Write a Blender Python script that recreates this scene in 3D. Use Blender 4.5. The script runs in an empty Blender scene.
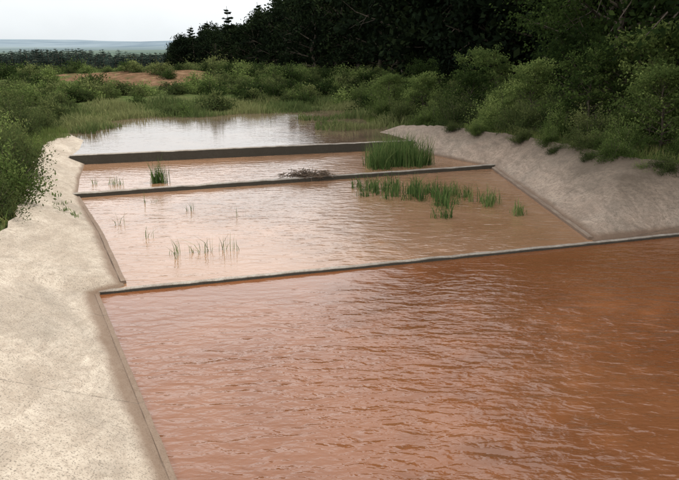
import bpy, math, numpy as np
from mathutils import Vector
R = np.random.RandomState(7)
S = bpy.context.scene
S.view_settings.view_transform = 'Standard'
S.view_settings.look = 'None'
S.view_settings.exposure = 0
S.view_settings.gamma = 1

# ------------------------------------------------------------------ helpers
def link(o):
    S.collection.objects.link(o); return o

def mesh_obj(name, verts, faces, mats=(), midx=None, attrs=None, smooth=False, do_link=True):
    me = bpy.data.meshes.new(name)
    if isinstance(faces, np.ndarray):
        n = len(faces); k = faces.shape[1]
        me.vertices.add(len(verts)); me.vertices.foreach_set('co', np.asarray(verts, dtype=np.float32).ravel())
        me.loops.add(n*k); me.loops.foreach_set('vertex_index', faces.astype(np.int32).ravel())
        me.polygons.add(n); me.polygons.foreach_set('loop_start', np.arange(0, n*k, k, dtype=np.int32))
        me.polygons.foreach_set('loop_total', np.full(n, k, dtype=np.int32))
        me.update(calc_edges=True)
    else:
        me.from_pydata([tuple(v) for v in verts], [], faces); me.update()
    for m in mats: me.materials.append(m)
    if midx is not None: me.polygons.foreach_set('material_index', np.asarray(midx, dtype=np.int32))
    if attrs is not None:
        a = me.attributes.new('tint', 'FLOAT', 'FACE'); a.data.foreach_set('value', np.asarray(attrs, dtype=np.float32))
    me.polygons.foreach_set('use_smooth', np.full(len(me.polygons), smooth, dtype=bool))
    me.update()
    o = bpy.data.objects.new(name, me)
    if do_link: link(o)
    return o

class NT:
    def __init__(s, m):
        m.use_nodes = True; s.t = m.node_tree; s.t.nodes.clear()
    def n(s, typ, ins=None, **kw):
        nd = s.t.nodes.new(typ)
        for k, v in kw.items(): setattr(nd, k, v)
        for k, v in (ins or {}).items():
            if isinstance(v, bpy.types.NodeSocket): s.t.links.new(v, nd.inputs[k])
            else: nd.inputs[k].default_value = v
        return nd
    def ramp(s, fac, stops):
        nd = s.t.nodes.new('ShaderNodeValToRGB'); s.t.links.new(fac, nd.inputs[0])
        e = nd.color_ramp.elements
        while len(e) < len(stops): e.new(.5)
        for i, (p, c) in enumerate(stops):
            e[i].position = p
            e[i].color = (c[0], c[1], c[2], 1) if hasattr(c, '__len__') else (c, c, c, 1)
        return nd.outputs[0]
    def mix(s, f, a, b, mode='MIX'):
        nd = s.t.nodes.new('ShaderNodeMix'); nd.data_type = 'RGBA'; nd.blend_type = mode
        for i, v in ((0, f), (6, a), (7, b)):
            if isinstance(v, bpy.types.NodeSocket): s.t.links.new(v, nd.inputs[i])
            else: nd.inputs[i].default_value = v if i == 0 else (v[0], v[1], v[2], 1)
        return nd.outputs[2]
    def math(s, op, a, b=0.0, clamp=False):
        nd = s.t.nodes.new('ShaderNodeMath'); nd.operation = op; nd.use_clamp = clamp
        for i, v in ((0, a), (1, b)):
            if isinstance(v, bpy.types.NodeSocket): s.t.links.new(v, nd.inputs[i])
            else: nd.inputs[i].default_value = v
        return nd.outputs[0]
    def noise(s, vec, scale, detail=4, rough=.55, dist=0):
        nd = s.n('ShaderNodeTexNoise', {'Scale': scale, 'Detail': detail, 'Roughness': rough, 'Distortion': dist})
        s.t.links.new(vec, nd.inputs['Vector']); return nd.outputs[0]
    def mapping(s, vec, scale=(1, 1, 1), rot=(0, 0, 0)):
        nd = s.n('ShaderNodeMapping', {'Scale': scale, 'Rotation': rot}); s.t.links.new(vec, nd.inputs['Vector']); return nd.outputs[0]
    def pos(s): return s.n('ShaderNodeNewGeometry').outputs['Position']
    def sep(s, v):
        nd = s.n('ShaderNodeSeparateXYZ'); s.t.links.new(v, nd.inputs[0]); return nd.outputs
    def out(s, sh):
        o = s.t.nodes.new('ShaderNodeOutputMaterial'); s.t.links.new(sh, o.inputs[0])

def leaf_mat(name, dark, mid, light, trans=.35):
    m = bpy.data.materials.new(name); t = NT(m)
    at = t.n('ShaderNodeAttribute', attribute_name='tint').outputs['Fac']
    rnd = t.n('ShaderNodeObjectInfo').outputs['Random']
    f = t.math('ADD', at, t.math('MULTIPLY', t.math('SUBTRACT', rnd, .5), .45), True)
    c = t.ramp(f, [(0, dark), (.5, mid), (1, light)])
    d = t.n('ShaderNodeBsdfDiffuse', {'Color': c})
    tr = t.n('ShaderNodeBsdfTranslucent', {'Color': t.mix(.5, c, light)})
    mx = t.n('ShaderNodeMixShader', {0: trans}); t.t.links.new(d.outputs[0], mx.inputs[1]); t.t.links.new(tr.outputs[0], mx.inputs[2])
    t.out(mx.outputs[0]); return m

def simple_mat(name, c1, c2, scale, rough=.9, bump=.3, bd=.02):
    m = bpy.data.materials.new(name); t = NT(m)
    n = t.noise(t.n('ShaderNodeTexCoord').outputs['Object'], scale, 4, .65)
    b = t.n('ShaderNodeBump', {'Strength': bump, 'Distance': bd, 'Height': n})
    p = t.n('ShaderNodeBsdfPrincipled', {'Base Color': t.ramp(n, [(.3, c1), (.7, c2)]), 'Roughness': rough, 'Normal': b.outputs[0]})
    t.out(p.outputs[0]); return m

M_bark = simple_mat('bark', (.03, .022, .015), (.11, .085, .06), 6)
M_conifer = leaf_mat('conifer_needles', (.006, .009, .006), (.011, .018, .009), (.024, .034, .014), .1)
M_broad = leaf_mat('broadleaf_foliage', (.008, .015, .006), (.022, .038, .012), (.07, .105, .028), .3)
M_shrub = leaf_mat('shrub_foliage', (.020, .036, .011), (.072, .11, .032), (.26, .32, .10), .38)
M_gorse = leaf_mat('gorse_foliage', (.014, .026, .011), (.052, .073, .025), (.17, .19, .07), .3)
M_rush = leaf_mat('rush_blades', (.03, .065, .02), (.075, .14, .038), (.2, .24, .09), .3)
M_reed = leaf_mat('reed_blades', (.03, .052, .018), (.08, .115, .038), (.19, .20, .085), .3)
M_grass = leaf_mat('grass_blades', (.05, .08, .02), (.1, .15, .04), (.24, .22, .09), .3)
M_belt = leaf_mat('hazed_plantation_needles', (.020, .036, .032), (.032, .050, .042), (.044, .066, .05), .1)  # slight distance haze is painted into these bluish needle colours

# ------------------------------------------------------------------ water
def water_mat(name, base, base2, amp, rough, ior=1.42, lee=None):
    m = bpy.data.materials.new(name); t = NT(m); p = t.pos()
    a = t.noise(t.mapping(p, (.8, 2.0, 1), (0, 0, math.radians(-10))), 1.8, 2, .45, .5)
    b = t.noise(t.mapping(p, (.9, 1.9, 1), (0, 0, math.radians(18))), 4.6, 2, .5, .4)
    e = t.noise(t.mapping(p, (1, 1.6, 1), (0, 0, math.radians(-35))), 12, 2, .5, .0)
    c = t.noise(p, .2, 3, .5)
    patch = t.ramp(c, [(.32, .45), (.65, 1.0)])
    h = t.math('ADD', t.math('ADD', a, t.math('MULTIPLY', b, .42)), t.math('MULTIPLY', e, .1))
    h = t.math('MULTIPLY', h, patch)
    if lee:
        s = t.sep(p); dd = t.math('SUBTRACT', t.math('SUBTRACT', s[1], t.math('MULTIPLY', s[0], lee[0])), lee[1])
        dd = t.math('ADD', dd, t.math('MULTIPLY', t.math('SUBTRACT', c, .5), 2.5))
        h = t.math('MULTIPLY', h, t.ramp(t.math('DIVIDE', dd, -5.0), [(.1, .2), (.8, 1.0)]))
    bp = t.n('ShaderNodeBump', {'Strength': 1.0, 'Distance': amp, 'Height': h})
    col = t.mix(t.ramp(t.noise(p, .35, 3, .6, .6), [(.35, 0.0), (.7, 1.0)]), base, base2)
    pr = t.n('ShaderNodeBsdfPrincipled', {'Base Color': col, 'Roughness': rough, 'IOR': ior, 'Normal': bp.outputs[0]})
    t.out(pr.outputs[0]); return m
W1 = water_mat('muddy_water', (.15, .056, .022), (.185, .074, .031), .095, .09, 1.56, (.306, 14.5))
W2 = water_mat('silty_water', (.23, .125, .068), (.29, .17, .105), .035, .08, 1.62)
W3 = water_mat('pond_water', (.10, .07, .05), (.14, .095, .065), .010, .03, 1.7)
def sheet(name, pts, z, mat):
    return mesh_obj(name, [(x, y, z) for x, y in pts], [list(range(len(pts)))], [mat])
sheet('pool_water', [(5.0, -13), (18, -13), (18, 20.12), (-6.6, 12.6)], -.05, W1)
sheet('pool_water.001', [(-6.2, 12.73), (9, 17.37), (9, 28.62), (-10.6, 21.51)], .0, W2)
sheet('pool_water.002', [(-10.6, 21.52), (9, 28.63), (6.5, 33.77), (-13, 27.8)], .05, W2)
sheet('pond_water', [(-13.5, 27.66), (6.5, 33.78), (9, 56), (-26, 56)], .36, W3)

# ------------------------------------------------------------------ concrete
def concrete_mat(name, c1, c2, stain, weir=False, dirt=0.0):
    m = bpy.data.materials.new(name); t = NT(m); p = t.pos()
    n1 = t.noise(p, .7, 4, .65, .3); n2 = t.noise(p, 9, 4, .7); n3 = t.noise(p, 42, 2, .7)
    n4 = t.noise(t.mapping(p, (1.6, .5, 1), (0, 0, .4)), 1.6, 5, .75, 1.0)
    col = t.mix(t.ramp(n1, [(.35, 0.0), (.68, 1.0)]), c1, c2)
    col = t.mix(t.math('MULTIPLY', t.ramp(n2, [(.47, 0.0), (.65, 1.0)]), .6), col, stain)
    col = t.mix(t.math('MULTIPLY', t.ramp(n4, [(.42, 0.0), (.68, 1.0)]), .8), col, stain)
    n5 = t.noise(p, .33, 5, .7, .8)
    col = t.mix(t.math('MULTIPLY', t.ramp(n5, [(.48, 0.0), (.7, 1.0)]), .55), col, (.17, .145, .115))
    col = t.mix(t.math('MULTIPLY', t.ramp(n3, [(.55, 0.0), (.62, 1.0)]), .65), col, (.07, .055, .04))
    s = t.sep(p)
    zz = t.math('ADD', s[2], t.math('MULTIPLY', n1, -.16))
    wet = t.ramp(zz, [(0, .8), (.07, 0.0)])
    h = t.math('ADD', n2, t.math('MULTIPLY', n3, .6))
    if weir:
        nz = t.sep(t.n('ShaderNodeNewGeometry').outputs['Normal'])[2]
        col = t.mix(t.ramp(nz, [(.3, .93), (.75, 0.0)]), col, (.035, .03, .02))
    else:
        if dirt:
            zd = t.math('MULTIPLY', t.math('ADD', s[2], t.math('MULTIPLY', t.math('SUBTRACT', n1, .5), 1.6)), .6)
            zd = t.math('ADD', zd, t.math('MULTIPLY', t.math('SUBTRACT', n2, .5), .25))
            col = t.mix(t.ramp(zd, [(.3, 0.0), (.74, dirt)]), col, (.08, .058, .038))
        col = t.mix(wet, col, (.13, .08, .05))
        q = t.math('ADD', t.math('MULTIPLY', s[0], -.40), t.math('MULTIPLY', s[1], .917))
        q = t.math('ADD', q, t.math('MULTIPLY', n1, .08))
        fr = t.math('ABSOLUTE', t.math('SUBTRACT', t.math('FRACT', t.math('DIVIDE', q, 3.6)), .5))
        j = t.ramp(fr, [(0, .75), (.0045, 0.0)])
        j = t.math('MULTIPLY', j, t.ramp(n2, [(.4, .3), (.6, 1.0)]))
        col = t.mix(j, col, (.07, .055, .04)); h = t.math('SUBTRACT', h, j)
    b = t.n('ShaderNodeBump', {'Strength': .8, 'Distance': .02, 'Height': h})
    pr = t.n('ShaderNodeBsdfPrincipled', {'Base Color': col, 'Roughness': .9, 'Normal': b.outputs[0]})
    t.out(pr.outputs[0]); return m
C_left = concrete_mat('weathered_concrete', (.37, .315, .25), (.47, .41, .335), (.26, .21, .16))
C_right = concrete_mat('stained_concrete', (.27, .20, .15), (.37, .29, .225), (.13, .095, .07), dirt=.9)
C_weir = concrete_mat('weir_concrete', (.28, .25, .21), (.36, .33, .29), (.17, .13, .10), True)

def resample(pts, step):
    pts = np.array(pts, float); out = []; ids = []
    for i in range(len(pts)-1):
        n = max(1, int(np.linalg.norm(pts[i+1][:2]-pts[i][:2])/step))
        for k in range(n): out.append(pts[i]+(pts[i+1]-pts[i])*k/n); ids.append((i, k/n))
    out.append(pts[-1]); ids.append((len(pts)-2, 1.0)); return np.array(out), ids
def bank(name, bot, top, mat, na=10):
    b, ids = resample(bot, .35); t = np.array(top, float)
    tt = np.array([t[i]+(t[i+1]-t[i])*f for i, f in ids])
    verts = []; faces = []
    for i in range(len(b)):
        for j in range(-1, na+1):
            if j < 0: v = b[i].copy(); v[2] -= .6; v[:2] += (b[i]-tt[i])[:2]*.03
            else:
                f = j/na; v = b[i]*(1-f)+tt[i]*f; v[2] += .012*math.sin(v[0]*1.1+v[1]*.7)*math.sin(v[1]*.9-v[0])*min(1, j/3)
                if j == na: v[:2] += R.randn(2)*.08; v[2] += R.randn()*.02
            verts.append(v)
    w = na+2
    for i in range(len(b)-1):
        for j in range(w-1): faces.append([i*w+j, (i+1)*w+j, (i+1)*w+j+1, i*w+j+1])
    return mesh_obj(name, verts, faces, [mat], smooth=True)
LB = [(7.4, -12, .0), (4.4, -6, .0), (1.4, 0, .0), (-2.0, 6.77, .0), (-5.1, 12.95, .0), (-4.65, 13.4, .02), (-6.6, 17.5, .03), (-8.97, 22.2, .03), (-10.0, 25, .06), (-11.06, 28.4, .08), (-11.9, 30.5, .3), (-12.8, 33.5, .3)]
LT = [(5.2, -13.2, 1.3), (2.2, -7.1, 1.3), (-.9, -1.1, 1.3), (-4.3, 5.6, 1.15), (-6.8, 11.6, .97), (-7.1, 12.7, .95), (-8.5, 17.0, .92), (-10.3, 21.6, .85), (-11.3, 24.4, .85), (-12.6, 28.0, .85), (-13.2, 30.5, .8), (-13.7, 33.8, .6)]
bank('concrete_bank', LB, LT, C_left)
RB = [(12, -13, 0), (13.3, 4, .0), (14.4, 16, .0), (14.8, 19.2, .02), (9.07, 17.5, .02), (6.75, 16.8, .02), (6.6, 22, .02), (6.46, 27.6, .03), (5.0, 29.8, .06), (3.2, 32.9, .1), (1.9, 36.5, .3)]
RT = [(15, -13, 1.2), (16.5, 4, 1.2), (17.5, 16, 1.0), (16.5, 22.5, 1.35), (11.2, 20.8, 1.35), (9.6, 21.6, 1.45), (8.9, 23.6, 1.45), (7.9, 28.2, 1.25), (6.7, 31.2, 1.15), (4.9, 34.5, 1.0), (3.5, 38, .6)]
bank('concrete_bank.001', RB, RT, C_right)

def strip(name, pts, w, z0, z1, mat, jitter=.006):
    p, _ = resample([(a, b, 0) for a, b in pts], .3); p = p[:, :2]
    verts = []; faces = []
    for i in range(len(p)):
        d = p[min(i+1, len(p)-1)]-p[max(i-1, 0)]; d /= np.linalg.norm(d); n = np.array([-d[1], d[0]])
        a = p[i]+n*w/2; b = p[i]-n*w/2; q = .015
        j = R.randn()*jitter; j2 = R.randn()*jitter*.7
        for (c, z) in ((a, z0), (a+n*j2, z1-q+j), (a-n*q, z1+j), (b+n*q, z1+j), (b+n*j2, z1-q+j), (b, z0)): verts.append((c[0], c[1], z))
    for i in range(len(p)-1):
        for k in range(5): faces.append([i*6+k, i*6+k+1, (i+1)*6+k+1, (i+1)*6+k])
    e = (len(p)-1)*6
    faces.append([0, 5, 4, 3, 2, 1]); faces.append([e+k for k in range(6)])
    return mesh_obj(name, verts, faces, [mat])
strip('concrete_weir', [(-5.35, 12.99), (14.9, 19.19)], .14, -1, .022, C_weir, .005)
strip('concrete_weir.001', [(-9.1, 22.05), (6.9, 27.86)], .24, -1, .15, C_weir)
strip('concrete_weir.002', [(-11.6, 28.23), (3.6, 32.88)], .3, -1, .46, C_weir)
strip('concrete_kerb', [(a[0], a[1]) for a in LB[:4]]+[(-5.06, 12.87)], .1, -.6, .03, C_left)
strip('concrete_kerb.001', [(-4.72, 13.55), (-6.58, 17.5), (-8.9, 21.95)], .12, -.6, .07, C_left)
strip('concrete_kerb.002', [(6.72, 16.95), (6.6, 22), (6.46, 27.45)], .14, -.6, .085, C_left)

# ------------------------------------------------------------------ terrain
TP = np.array([(5.2, -13.2), (2.2, -7.1), (-.9, -1.1), (-4.3, 5.6), (-6.8, 11.6), (-7.1, 12.7), (-8.5, 17), (-10.3, 21.6), (-11.3, 24.4), (-12.6, 28), (-13.2, 30.5), (-13.7, 33.8),
      (-15.6, 37), (-15.5, 41), (-12.5, 46), (-8.5, 46.5), (-5, 51), (1, 50.5), (1.8, 41), (3.3, 38), (4.9, 34.5), (6.7, 31.2), (7.9, 28.2), (8.9, 23.6), (9.6, 21.6), (11.2, 20.8), (16.5, 22.5), (17.5, 16), (16.5, 4), (15, -13.2)])
def sdf(x, y):
    d = np.full(x.shape, 1e9); ins = np.zeros(x.shape, bool)
    for i in range(len(TP)):
        ax, ay = TP[i]; bx, by = TP[(i+1) % len(TP)]
        ex, ey = bx-ax, by-ay
        t = np.clip(((x-ax)*ex+(y-ay)*ey)/(ex*ex+ey*ey), 0, 1)
        d = np.minimum(d, np.hypot(x-ax-t*ex, y-ay-t*ey))
        if ey != 0:
            c = ((ay > y) != (by > y)) & (x < ex*(y-ay)/ey+ax); ins ^= c
    return np.where(ins, -d, d)
def sm(a, b, v):
    t = np.clip((v-a)/(b-a), 0, 1); return t*t*(3-2*t)
def terrain(x, y):
    x = np.asarray(x, float); y = np.asarray(y, float)
    s = sdf(x, y); edge = .9+(.40-.9)*sm(32, 37, y)+.3*sm(5, -5, y)+.44*(x > 3)*sm(38, 25, y)*sm(16, 20, y)
    n = .16*np.sin(x*.9+1.3*np.sin(y*.37))*np.sin(y*.8+.7*np.sin(x*.5))+.3*np.sin(x*.11+y*.07)*np.sin(y*.13-x*.05+1)
    out = edge+.5*sm(0, 14, s)+n*sm(.2, 5, s)-.03
    z = np.where(s > 0, out, edge-.03+np.maximum(s, -1.0)*2.4)
    z = z+1.3*np.exp(-((x+21)/12)**2-((y-84)/14)**2)+.8*np.exp(-((x+45)/18)**2-((y-70)/14)**2)
    r = np.hypot(x, y)
    z = z+(-12)*sm(70, 320, r)*(y > -50)
    far = sm(2500, 5500, r)
    ridge = 62+16*np.sin(x*.0011+.5)+9*np.sin(x*.0027+y*.0004)+5*np.sin(x*.006+2)
    z = z+far*ridge*.95+sm(600, 2000, r)*6*np.sin(x*.004)*np.sin(y*.0031)
    return z
xs = np.concatenate([(-26-np.geomspace(.6, 13974, 75))[::-1], np.arange(-26, 26.01, .4), 26+np.geomspace(.6, 13974, 60)])
ys = np.concatenate([-18-np.geomspace(.6, 3000, 25)[::-1], np.arange(-18, 60, .4), 60+np.geomspace(.6, 14000, 130)])
X, Y = np.meshgrid(xs, ys); Z = terrain(X, Y)
V = np.stack([X, Y, Z], -1).reshape(-1, 3); nx = len(xs); ny = len(ys)
I = (np.arange(ny-1)[:, None]*nx+np.arange(nx-1)[None, :]).ravel()
F = np.stack([I, I+1, I+nx+1, I+nx], 1)
m = bpy.data.materials.new('heath_ground'); t = NT(m); p = t.pos()
n1 = t.noise(p, .25, 5, .6, .5); n2 = t.noise(p, 3.5, 5, .7)
col = t.ramp(n2, [(.3, (.03, .042, .014)), (.5, (.055, .078, .026)), (.72, (.12, .12, .05))])
col = t.mix(t.ramp(n1, [(.45, 0.0), (.6, .8)]), col, (.075, .075, .034))
sub = t.n('ShaderNodeVectorMath', operation='SUBTRACT'); t.t.links.new(p, sub.inputs[0]); sub.inputs[1].default_value = (-21, 77, 2)
sc = t.n('ShaderNodeVectorMath', operation='MULTIPLY'); t.t.links.new(sub.outputs[0], sc.inputs[0]); sc.inputs[1].default_value = (1/10.5, 1/13, 0)
ln = t.n('ShaderNodeVectorMath', operation='LENGTH'); t.t.links.new(sc.outputs[0], ln.inputs[0])
mk = t.math('ADD', ln.outputs['Value'], t.math('MULTIPLY', t.math('SUBTRACT', n1, .5), 3.6))
heath = t.ramp(t.noise(p, .9, 5, .75), [(.3, (.05, .06, .025)), (.5, (.12, .068, .042)), (.7, (.20, .14, .085))])
col = t.mix(t.ramp(mk, [(.85, 1.0), (1.25, 0.0)]), col, heath)
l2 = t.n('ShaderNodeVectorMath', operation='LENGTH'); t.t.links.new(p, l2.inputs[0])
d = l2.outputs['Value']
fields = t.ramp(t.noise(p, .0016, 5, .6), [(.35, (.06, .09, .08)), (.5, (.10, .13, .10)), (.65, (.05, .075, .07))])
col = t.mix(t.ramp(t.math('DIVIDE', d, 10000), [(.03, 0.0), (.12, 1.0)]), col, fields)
far = t.ramp(t.noise(t.mapping(p, (1, .35, 1)), .0018, 5, .65), [(.38, (.12, .16, .195)), (.6, (.21, .255, .285))])  # pale blue aerial haze, painted into the ground colour by distance
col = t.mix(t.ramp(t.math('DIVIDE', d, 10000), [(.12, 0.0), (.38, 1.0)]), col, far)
b = t.n('ShaderNodeBump', {'Strength': .5, 'Distance': .08, 'Height': n2})
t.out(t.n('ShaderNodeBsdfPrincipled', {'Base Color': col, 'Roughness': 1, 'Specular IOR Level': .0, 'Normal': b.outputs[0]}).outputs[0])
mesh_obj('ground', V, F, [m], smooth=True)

# ------------------------------------------------------------------ foliage builders
def rhombi(c, size, asp=.45, up=.0, axis=None):
    n = len(c); u = R.randn(n, 3) if axis is None else axis+R.randn(n, 3)*.35
    u[:, 2] += up; u /= np.linalg.norm(u, axis=1)[:, None]
    w = np.cross(u, R.randn(n, 3)); w /= np.linalg.norm(w, axis=1)[:, None]
    s = (size*(.6+.8*R.rand(n)))[:, None]
    v = np.stack([c-u*s*.5, c+w*s*asp*.5, c+u*s*.5, c-w*s*asp*.5], 1).reshape(-1, 3)
    return v, np.arange(4*n).reshape(n, 4)
def tube(p0, p1, r0, r1, k=5):
    d = p1-p0; L = np.linalg.norm(d)+1e-9; d = d/L
    a = np.cross(d, [0.3, .9, .31]); a /= np.linalg.norm(a); b = np.cross(d, a)
    an = np.arange(k)*2*math.pi/k
    ring = np.cos(an)[:, None]*a+np.sin(an)[:, None]*b
    v = np.concatenate([p0+ring*r0, p1+ring*r1]); i = np.arange(k); j = (i+1) % k
    return v, np.stack([i, j, j+k, i+k], 1)
class Acc:
    def __init__(s): s.v = []; s.f = []; s.m = []; s.t = []; s.n = 0
    def add(s, v, f, mi, ti):
        s.v.append(v); s.f.append(f+s.n); s.n += len(v)
        s.m.append(np.full(len(f), mi)); s.t.append(np.broadcast_to(ti, (len(f),)).astype(float))
    def obj(s, name, mats, do_link=True):
        return mesh_obj(name, np.concatenate(s.v), np.concatenate(s.f), mats, np.concatenate(s.m), np.concatenate(s.t), do_link=do_link)

def broadleaf(name, h, cr, nl, leaf, mat, lo=.22, limbs=30, sub=6, tight=.13):
    A = Acc(); p = np.zeros(3); r = h*.022; pts = [p.copy()]
    for k in range(8):
        q = p+np.array([R.randn()*.03*h, R.randn()*.03*h, h*.85/8]); A.add(*tube(p, q, r, r*.84, 7), 0, .5); p = q; r *= .84; pts.append(p.copy())
    cl = []
    for k in range(limbs):
        f = lo+(1-lo)*((k+R.rand())/limbs); i = min(int(f*8), 7); b = pts[i]+(pts[i+1]-pts[i])*(f*8-i)
        prof = math.sin(math.pi*min(.97, max(.12, (f-lo)/(1-lo)*.82+.16)))**.7
        L = cr*prof*(.6+.6*R.rand()); an = k*2.4+R.rand(); el = .15+.7*f
        d = np.array([math.cos(an)*math.cos(el), math.sin(an)*math.cos(el), math.sin(el)])
        e = b+d*L; rr = h*.008*(1.2-f); A.add(*tube(b, e, rr, rr*.35, 4), 0, .5)
        for s_ in range(sub):
            g = .35+.65*R.rand(); b2 = b+d*L*g; d2 = d+R.randn(3)*.7; d2 /= np.linalg.norm(d2); e2 = b2+d2*cr*.3*(.5+R.rand())
            A.add(*tube(b2, e2, rr*.4, rr*.12, 3), 0, .5); cl.append((e2, R.rand()))
    per = nl//len(cl)
    for c, tn in cl:
        rad = cr*tight*(.7+.8*R.rand()); q = c+R.randn(per, 3)*[rad, rad, rad*.6]
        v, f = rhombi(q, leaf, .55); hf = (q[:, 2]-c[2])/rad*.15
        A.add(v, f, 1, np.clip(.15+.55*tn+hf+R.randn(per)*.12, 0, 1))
    return A.obj(name, [M_bark, mat], False)

def conifer(name, h, cr, rows, per, mat, bare=.1):
    A = Acc(); A.add(*tube(np.zeros(3), np.array([0, 0, h]), h*.014, h*.002, 6), 0, .5)
    for k in range(rows):
        f = bare+(1-bare)*(k+R.rand()*.6)/rows
        L0 = cr*(1-f)**.75*(.8+.35*math.sin(k*1.7))+.12
        for a in range(7 if f < .85 else 5):
            an = R.rand()*6.28; L = L0*(.6+.6*R.rand()); tn = R.rand()
            d = np.array([math.cos(an), math.sin(an), .25-.35*(1-f)]); b = np.array([0, 0, h*f*.98])
            A.add(*tube(b, b+d*L, h*.0022, h*.0006, 3), 0, .5)
            g = (.12+.88*R.rand(per)**.8)[:, None]; q = b+d*L*g+R.randn(per, 3)*(L*.13+.05)*[1, 1, .55]
            v, fc = rhombi(q, h*.045, .4, axis=np.broadcast_to(d, (per, 3)))
            A.add(v, fc, 1, np.clip(.1+.6*tn+R.randn(per)*.12+.2*(g[:, 0]-.5), 0, 1))
    return A.obj(name, [M_bark, mat], False)

def bush(name, h, w, nl, leaf, mat, nst=26, spiky=.3):
    A = Acc(); cl = []
    for k in range(nst):
        an = R.rand()*6.28; lean = (R.rand()**.7)*1.15
        d = np.array([math.cos(an)*math.sin(lean), math.sin(an)*math.sin(lean), math.cos(lean)])
        L = h*(.55+.65*R.rand())*(1-.25*lean)+.0; L2 = np.array([d[0]*w*.6, d[1]*w*.6, d[2]*L])
        b = np.array([R.randn()*.08*w, R.randn()*.08*w, -.1]); e = b+L2
        A.add(*tube(b, e, h*.012, h*.003, 3), 0, .5); ts = R.rand()
        for s_ in range(6):
            g = .3+.72*R.rand(); cl.append((b+L2*g+R.randn(3)*[w*.06, w*.06, h*.05], .5*ts+.5*R.rand(), d, g))
    per = nl//len(cl)
    for c, tn, d, g in cl:
        rad = w*.062*(.6+.8*R.rand()); q = c+R.randn(per, 3)*rad; q += d*(np.abs(R.randn(per))**1.5*rad*spiky*2)[:, None]
        ax = np.broadcast_to(d, (per, 3))
        v, f = rhombi(q, leaf, .42, up=.2, axis=ax*.6+R.randn(per, 3)*.5)
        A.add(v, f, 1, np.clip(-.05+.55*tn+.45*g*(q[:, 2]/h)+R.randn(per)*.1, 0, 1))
    return A.obj(name, [M_bark, mat], False)

def place(proto, name, x, y, s=1.0, sz=None, parent=None, z=None, dz=-.05):
    o = bpy.data.objects.new(name, proto.data); link(o)
    zz = float(terrain(np.array([x]), np.array([y]))[0]) if z is None else z
    o.location = (x, y, zz+dz); o.rotation_euler = (R.randn()*.05, R.randn()*.05, R.rand()*6.28)
    o.scale = (s, s, s if sz is None else sz)
    if parent: o.parent = parent
    return o
def empty(name):
    e = bpy.data.objects.new(name, None); return link(e)

CON = [conifer('conifer_mesh', 16, 4.2, 18, 9, M_conifer, .12), broadleaf('pine_mesh', 16, 4.4, 5200, .48, M_conifer, .12, 26, 5, .11), broadleaf('pine_mesh', 15, 4.8, 5200, .48, M_conifer, .08, 26, 5, .11), conifer('conifer_mesh', 17, 3.6, 20, 8, M_conifer, .08)]
BRD = [broadleaf('broadleaf_mesh', 14, 5.2, 22000, .19, M_broad, limbs=34, tight=.105), broadleaf('broadleaf_mesh', 12, 4.8, 21000, .175, M_broad, .15, limbs=34, tight=.105)]
YNG = [broadleaf('sapling_mesh', 4, 1.8, 9000, .12, M_shrub, .05, tight=.10), broadleaf('sapling_mesh', 4, 1.6, 8500, .12, M_shrub, .08, tight=.10), broadleaf('sapling_mesh', 4, 1.7, 8500, .12, M_broad, .06, tight=.10)]
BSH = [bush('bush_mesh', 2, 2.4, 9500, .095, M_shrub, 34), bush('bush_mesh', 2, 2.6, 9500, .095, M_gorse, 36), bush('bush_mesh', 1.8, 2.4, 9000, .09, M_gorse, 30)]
FARB = [bush('scrub_mesh', 2, 2.8, 1800, .2, mt, 20) for mt in (M_gorse, M_shrub, M_gorse, M_broad)]
BELT = [conifer('plantation_mesh', 12, 3.8, 11, 7, M_belt, .0) for _ in range(2)]

for x, y, s, k in [(15.8, 30, 1.5, 0), (19, 24.5, 1.7, 1), (14.2, 37, 1.2, 1), (21, 34, 1.6, 0), (22, 18, 1.5, 0), (16.5, 44, 1.2, 1), (19.6, 12.5, 1.4, 1), (19.2, 6.5, 1.3, 0)]:  # last two trees: out of view, added to shade the near pool's right
    place(BRD[k], 'broadleaf_tree', x, y, s)
for x, y, s, k in [(11.6, 24.0, .75, 0), (13.6, 23.8, .8, 2), (10.4, 28.0, .9, 2), (9.2, 32.0, .8, 1), (7.3, 37.0, .85, 2), (5.2, 41.0, .75, 1), (3.4, 46, .7, 0), (12.4, 27, 1.1, 1), (9.0, 41, 1.0, 0), (6.5, 50, .9, 2), (11.4, 33.0, 1.1, 2), (8.4, 35.2, .55, 0)]:
    place(YNG[k], 'sapling_tree', x, y, s)
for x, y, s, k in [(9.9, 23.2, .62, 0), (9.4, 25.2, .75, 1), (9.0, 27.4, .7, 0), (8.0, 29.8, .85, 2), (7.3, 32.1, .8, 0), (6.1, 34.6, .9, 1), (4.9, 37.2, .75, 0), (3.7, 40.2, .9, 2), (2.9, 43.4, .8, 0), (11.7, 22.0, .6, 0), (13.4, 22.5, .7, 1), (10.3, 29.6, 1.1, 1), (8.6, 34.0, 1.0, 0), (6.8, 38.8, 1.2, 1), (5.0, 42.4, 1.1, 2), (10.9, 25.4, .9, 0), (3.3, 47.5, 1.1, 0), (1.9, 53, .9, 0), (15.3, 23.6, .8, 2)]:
    place(BSH[k], 'bank_bush', x, y, s)
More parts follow.
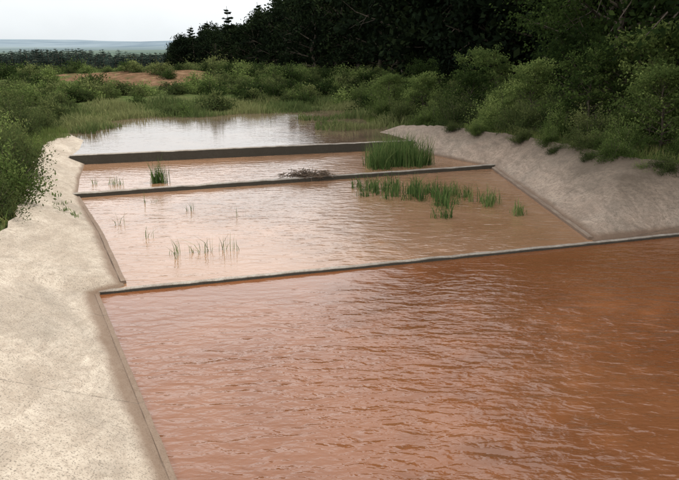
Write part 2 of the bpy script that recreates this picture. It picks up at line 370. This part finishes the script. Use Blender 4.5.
for x, y, s, k, z in [(9.1, 24.0, .5, 1, 1.25), (9.4, 22.1, .55, 0, 1.2), (10.3, 20.8, .45, 2, 1.05), (11.7, 20.4, .6, 1, 1.05), (8.3, 26.2, .45, 0, 1.15), (7.7, 28.0, .42, 2, 1.1), (6.5, 31.0, .42, 0, 1.0), (13.3, 21.0, .55, 0, 1.1), (8.7, 22.9, .32, 2, 1.1), (8.3, 25.0, .3, 1, 1.0), (5.6, 32.6, .35, 1, .9), (9.6, 20.9, .28, 0, 1.0), (11.0, 19.9, .3, 1, .9)]:
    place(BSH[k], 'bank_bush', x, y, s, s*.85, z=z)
for x, y, s, k in [(-8.9, 15.9, .62, 1), (-9.3, 17.4, .95, 0), (-9.9, 18.7, 1.05, 1), (-10.5, 20.0, .95, 2), (-11.2, 21.9, .9, 1), (-11.4, 18.6, 1.15, 1), (-12.1, 23.6, .8, 0), (-12.6, 21.2, 1.15, 1), (-13.8, 26.4, .8, 0), (-14.8, 30, .85, 1), (-15.2, 24, 1.15, 2), (-16.9, 28.5, 1.1, 1), (-15.6, 34.5, .7, 2), (-18.4, 33.5, 1.0, 0), (-20.5, 30, 1.2, 2), (-13.6, 18.6, 1.25, 1), (-18.5, 38.5, 1.0, 1), (-22, 37, 1.2, 0)]:
    place(BSH[k], 'gorse_bush', x, y, s)

scrub = empty('gorse_scrub'); cnt = 0
while cnt < 620:
    y = 46+R.rand()**1.2*85; x = -(.60*y)+R.rand()*(.60*y+.13*y+3)
    if ((x+21)/8)**2+((y-73)/12)**2 < 1 and R.rand() < .78: continue
    if y < 57 and x > -18 and R.rand() < .85: continue
    s = .38+.52*R.rand()**1.5
    place(FARB[R.randint(4)], 'scrub_clump', x, y, s*1.25, s*(.7+.35*R.rand()), scrub); cnt += 1
for k in range(60):
    x = -17-R.rand()*14; y = 36+R.rand()*20; s = .5+.3*R.rand()
    place(FARB[R.randint(3)], 'scrub_clump', x, y, s, s, scrub)
for k in range(150):
    y = 53+R.rand()*60; x = -.2*y+R.rand()*.3*y; s = .4+.45*R.rand()
    place(FARB[[0, 1, 2, 3][R.randint(4)]], 'scrub_clump', x, y, s*1.3, s, scrub)
for k in range(120):
    y = 115+R.rand()*75; x = -.55*y+R.rand()*.53*y; s = .6+.7*R.rand()
    place(FARB[[1, 1, 3, 0][R.randint(4)]], 'scrub_clump', x, y, s*1.3, s, scrub)

wood = empty('conifer_wood')
line = np.array([(-98, 390), (-66, 290), (-37, 228), (-10, 168), (1, 130), (7, 95), (11, 70), (16, 50), (23, 34), (28, 20)], float)
seg = np.linalg.norm(np.diff(line, axis=0), axis=1); cum = np.concatenate([[0], np.cumsum(seg)])
for k in range(440):
    u = R.rand()*cum[-1]; i = max(min(np.searchsorted(cum, u)-1, len(seg)-1), 0)
    d = (line[i+1]-line[i])/seg[i]; nrm = np.array([-d[1], d[0]]); f = (u-cum[i])/seg[i]
    off = R.rand()**1.3*36; p = line[i]+(line[i+1]-line[i])*f+nrm*off
    hh = .88+.5*min(1, u/190)
    s = hh*(.72+.48*R.rand())
    kk = R.randint(4)
    if p[1] < 110 and kk in (0, 3): kk = 1+R.randint(2)
    place(CON[kk], 'conifer', p[0], p[1], s*1.02, s, wood)
belt = empty('distant_conifer_plantation')
for k in range(800):
    y = 390+R.rand()**1.5*120; x = -290+R.rand()*205
    s = .68+.35*R.rand(); place(BELT[R.randint(2)], 'conifer', x, y, s*2.0, s*(1.05+.14*math.sin(x*.06)), belt)

# ------------------------------------------------------------------ rushes, grass
def blades(name, pts, zs, hts, mat, wid=.012, lean=.18, tint=None):
    n = len(pts); an = R.rand(n)*6.28; fa = R.rand(n)*6.28
    side = np.stack([np.cos(fa), np.sin(fa), np.zeros(n)], 1)*wid
    base = np.column_stack([pts, zs]); ld = np.stack([np.cos(an), np.sin(an), np.zeros(n)], 1)
    ln = (np.abs(R.randn(n))*lean*hts)[:, None]
    mid = base+ld*ln*.3+np.column_stack([np.zeros((n, 2)), hts*.55]); tip = base+ld*ln*1.1+np.column_stack([np.zeros((n, 2)), hts])
    v = np.stack([base-side, base+side, mid+side*.8, mid-side*.8, tip+side*.12, tip-side*.12], 1).reshape(-1, 3)
    i = np.arange(n)*6
    f = np.concatenate([np.stack([i, i+1, i+2, i+3], 1), np.stack([i+3, i+2, i+4, i+5], 1)])
    tt = R.rand(n) if tint is None else tint
    return mesh_obj(name, v, f, [mat], None, np.concatenate([tt, tt]))
def clump(name, ells, h, wid=.012, z=0., lean=.2):
    P = []; H = []
    for cx, cy, rx, ry, n in ells:
        k = max(3, n//14)
        cc = np.column_stack([cx+R.randn(k)*rx*.55, cy+R.randn(k)*ry*.55]); hk = .5+.6*R.rand(k)
        ii = R.randint(k, size=n); q = cc[ii]+R.randn(n, 2)*.09; P.append(q); H.append(h*(.4+.6*R.rand(n))*hk[ii])
    P = np.concatenate(P); H = np.concatenate(H)
    return blades(name, P, np.full(len(P), z-.05), H, M_rush, wid, lean)
clump('rush_clump', [(2.3, 28.2, 1.0, .7, 1200), (3.3, 28.3, .5, .5, 500), (1.6, 27.2, .4, .3, 200), (2.6, 30.4, .8, .8, 500)], 1.5, lean=.32)
clump('rush_clump.001', [(1.9, 22.9, 1.1, .9, 400), (3.0, 22.2, .9, .8, 340), (3.1, 19.3, .25, .18, 60), (.9, 23.4, .5, .35, 60), (3.3, 20.8, .4, .4, 70)], .8, lean=.35)
clump('rush_clump.002', [(4.0, 22.4, .6, .4, 110), (4.8, 21.0, .6, .6, 190), (5.5, 19.7, .35, .35, 60)], .68, lean=.35)
clump('rush_clump.003', [(-6.8, 24.3, .2, .16, 150)], 1.2)
clump('rush_clump.004', [(-8.4, 24.0, .5, .2, 45)], .42)
clump('rush_clump.005', [(-3.5, 15.7, .5, .35, 34), (-2.7, 15.9, .3, .3, 12), (-4.1, 15.5, .3, .3, 10)], .55, .008, lean=.45)
clump('rush_clump.006', [(-6.4, 18.5, .1, .1, 8), (-4.7, 20.3, .2, .12, 12), (-5.2, 17.1, .12, .1, 7), (-6.1, 21.4, .2, .1, 8), (-3.0, 19.5, .1, .1, 4)], .5, .008, lean=.35)
pp = []
while sum(map(len, pp)) < 22000:
    q = np.column_stack([-26+R.rand(4000)*32, 36+R.rand(4000)*28]); s = sdf(q[:, 0], q[:, 1])
    nn = np.sin(q[:, 0]*.9+q[:, 1]*.3)+np.sin(q[:, 1]*1.1-q[:, 0]*.4)
    pp.append(q[(s > -1.6+1.5*nn) & (s < 6)])
q = np.concatenate(pp); zt = np.maximum(terrain(q[:, 0], q[:, 1]), .33)
blades('reed_bed', q, zt-.03, (.18+.38*R.rand(len(q)))*(1+.6*np.sin(q[:, 0]*1.3)*np.sin(q[:, 1]*.9)), M_reed, .03, .35, np.clip(.5+.4*np.sin(q[:, 0]*.7+1.1*np.sin(q[:, 1]*.4))+R.randn(len(q))*.2, 0, 1))
pp = []
while sum(map(len, pp)) < 50000:
    q = np.column_stack([-22+R.rand(8000)*45, 2+R.rand(8000)*42]); s = sdf(q[:, 0], q[:, 1])
    nn = .12*np.sin(q[:, 0]*3)+.12*np.sin(q[:, 1]*2.3)
    pp.append(q[(s > -.06+nn) & (s < 1+9*R.rand(len(s))**2)])
q = np.concatenate(pp); zt = terrain(q[:, 0], q[:, 1])
blades('grass', q, zt-.03, .1+.3*R.rand(len(q))**1.5, M_grass, .012, .4, np.clip(.4+.25*np.sin(q[:, 0]*.8+q[:, 1]*.5)+R.randn(len(q))*.2, 0, 1))
P = []; Z_ = []
for cx, cy, cz in [(-8.2, 18.9, .55), (-8.0, 18.5, .45), (-7.6, 18.3, .35), (-8.9, 20.2, .5), (8.0, 24.5, .75), (7.6, 26.0, .65), (8.6, 22.6, .9)]:
    P.append(np.column_stack([cx+R.randn(22)*.13, cy+R.randn(22)*.12])); Z_.append(np.full(22, cz-.05))
P = np.concatenate(P); blades('weed_tuft', P, np.concatenate(Z_), .06+.14*R.rand(len(P)), M_rush, .012, .6)

A = Acc()
for k in range(190):
    c = np.array([-1.2+R.randn()*.4, 25.05+R.randn()*.16, .14+abs(R.randn())*.1]); dd = np.array([R.randn(), R.randn()*.6, R.randn()*.18]); dd *= .26/np.linalg.norm(dd)*(.4+R.rand())
    A.add(*tube(c-dd, c+dd, .014, .007, 5), 0, .5)
A.obj('driftwood_heap', [simple_mat('driftwood', (.05, .035, .025), (.17, .12, .08), 12)])

# ------------------------------------------------------------------ light
EL, AZ = math.radians(50), math.radians(74)
w = bpy.data.worlds.new('World'); S.world = w; w.use_nodes = True; T = w.node_tree; T.nodes.clear()
t = NT.__new__(NT); t.t = T
sky = t.n('ShaderNodeTexSky', sky_type='NISHITA', sun_disc=False, sun_elevation=EL, sun_rotation=AZ, air_density=1.0, dust_density=2.0, ozone_density=1.0)
g = t.n('ShaderNodeTexCoord').outputs['Generated']
cl = t.noise(t.mapping(g, (1, 1, 2.2)), 1.8, 5, .55, .2)
z = t.sep(g)[2]
cloud = t.ramp(z, [(0, (.50, .53, .55)), (.06, (.60, .62, .63)), (.22, (1, 1.0, 1.0))])
sc = t.n('ShaderNodeVectorMath', operation='SCALE'); T.links.new(cloud, sc.inputs[0]); sc.inputs['Scale'].default_value = 18
col = t.mix(t.ramp(cl, [(.34, .82), (.6, 1.0)]), sky.outputs[0], sc.outputs[0])
bg = t.n('ShaderNodeBackground', {'Color': col, 'Strength': .1}); o = t.n('ShaderNodeOutputWorld'); T.links.new(bg.outputs[0], o.inputs[0])
L = bpy.data.lights.new('sun', 'SUN'); L.energy = 3.4; L.angle = math.radians(1.0); L.color = (1, .94, .85)
lo = link(bpy.data.objects.new('sun', L))
lo.rotation_euler = Vector((math.sin(AZ)*math.cos(EL), math.cos(AZ)*math.cos(EL), math.sin(EL))).to_track_quat('Z', 'Y').to_euler()

cam = bpy.data.cameras.new('camera'); cam.lens = 35; cam.sensor_width = 36; cam.clip_end = 40000
co = link(bpy.data.objects.new('camera', cam)); co.location = (0, 0, 5); co.rotation_euler = (math.radians(90-16.46), 0, 0)
S.camera = co
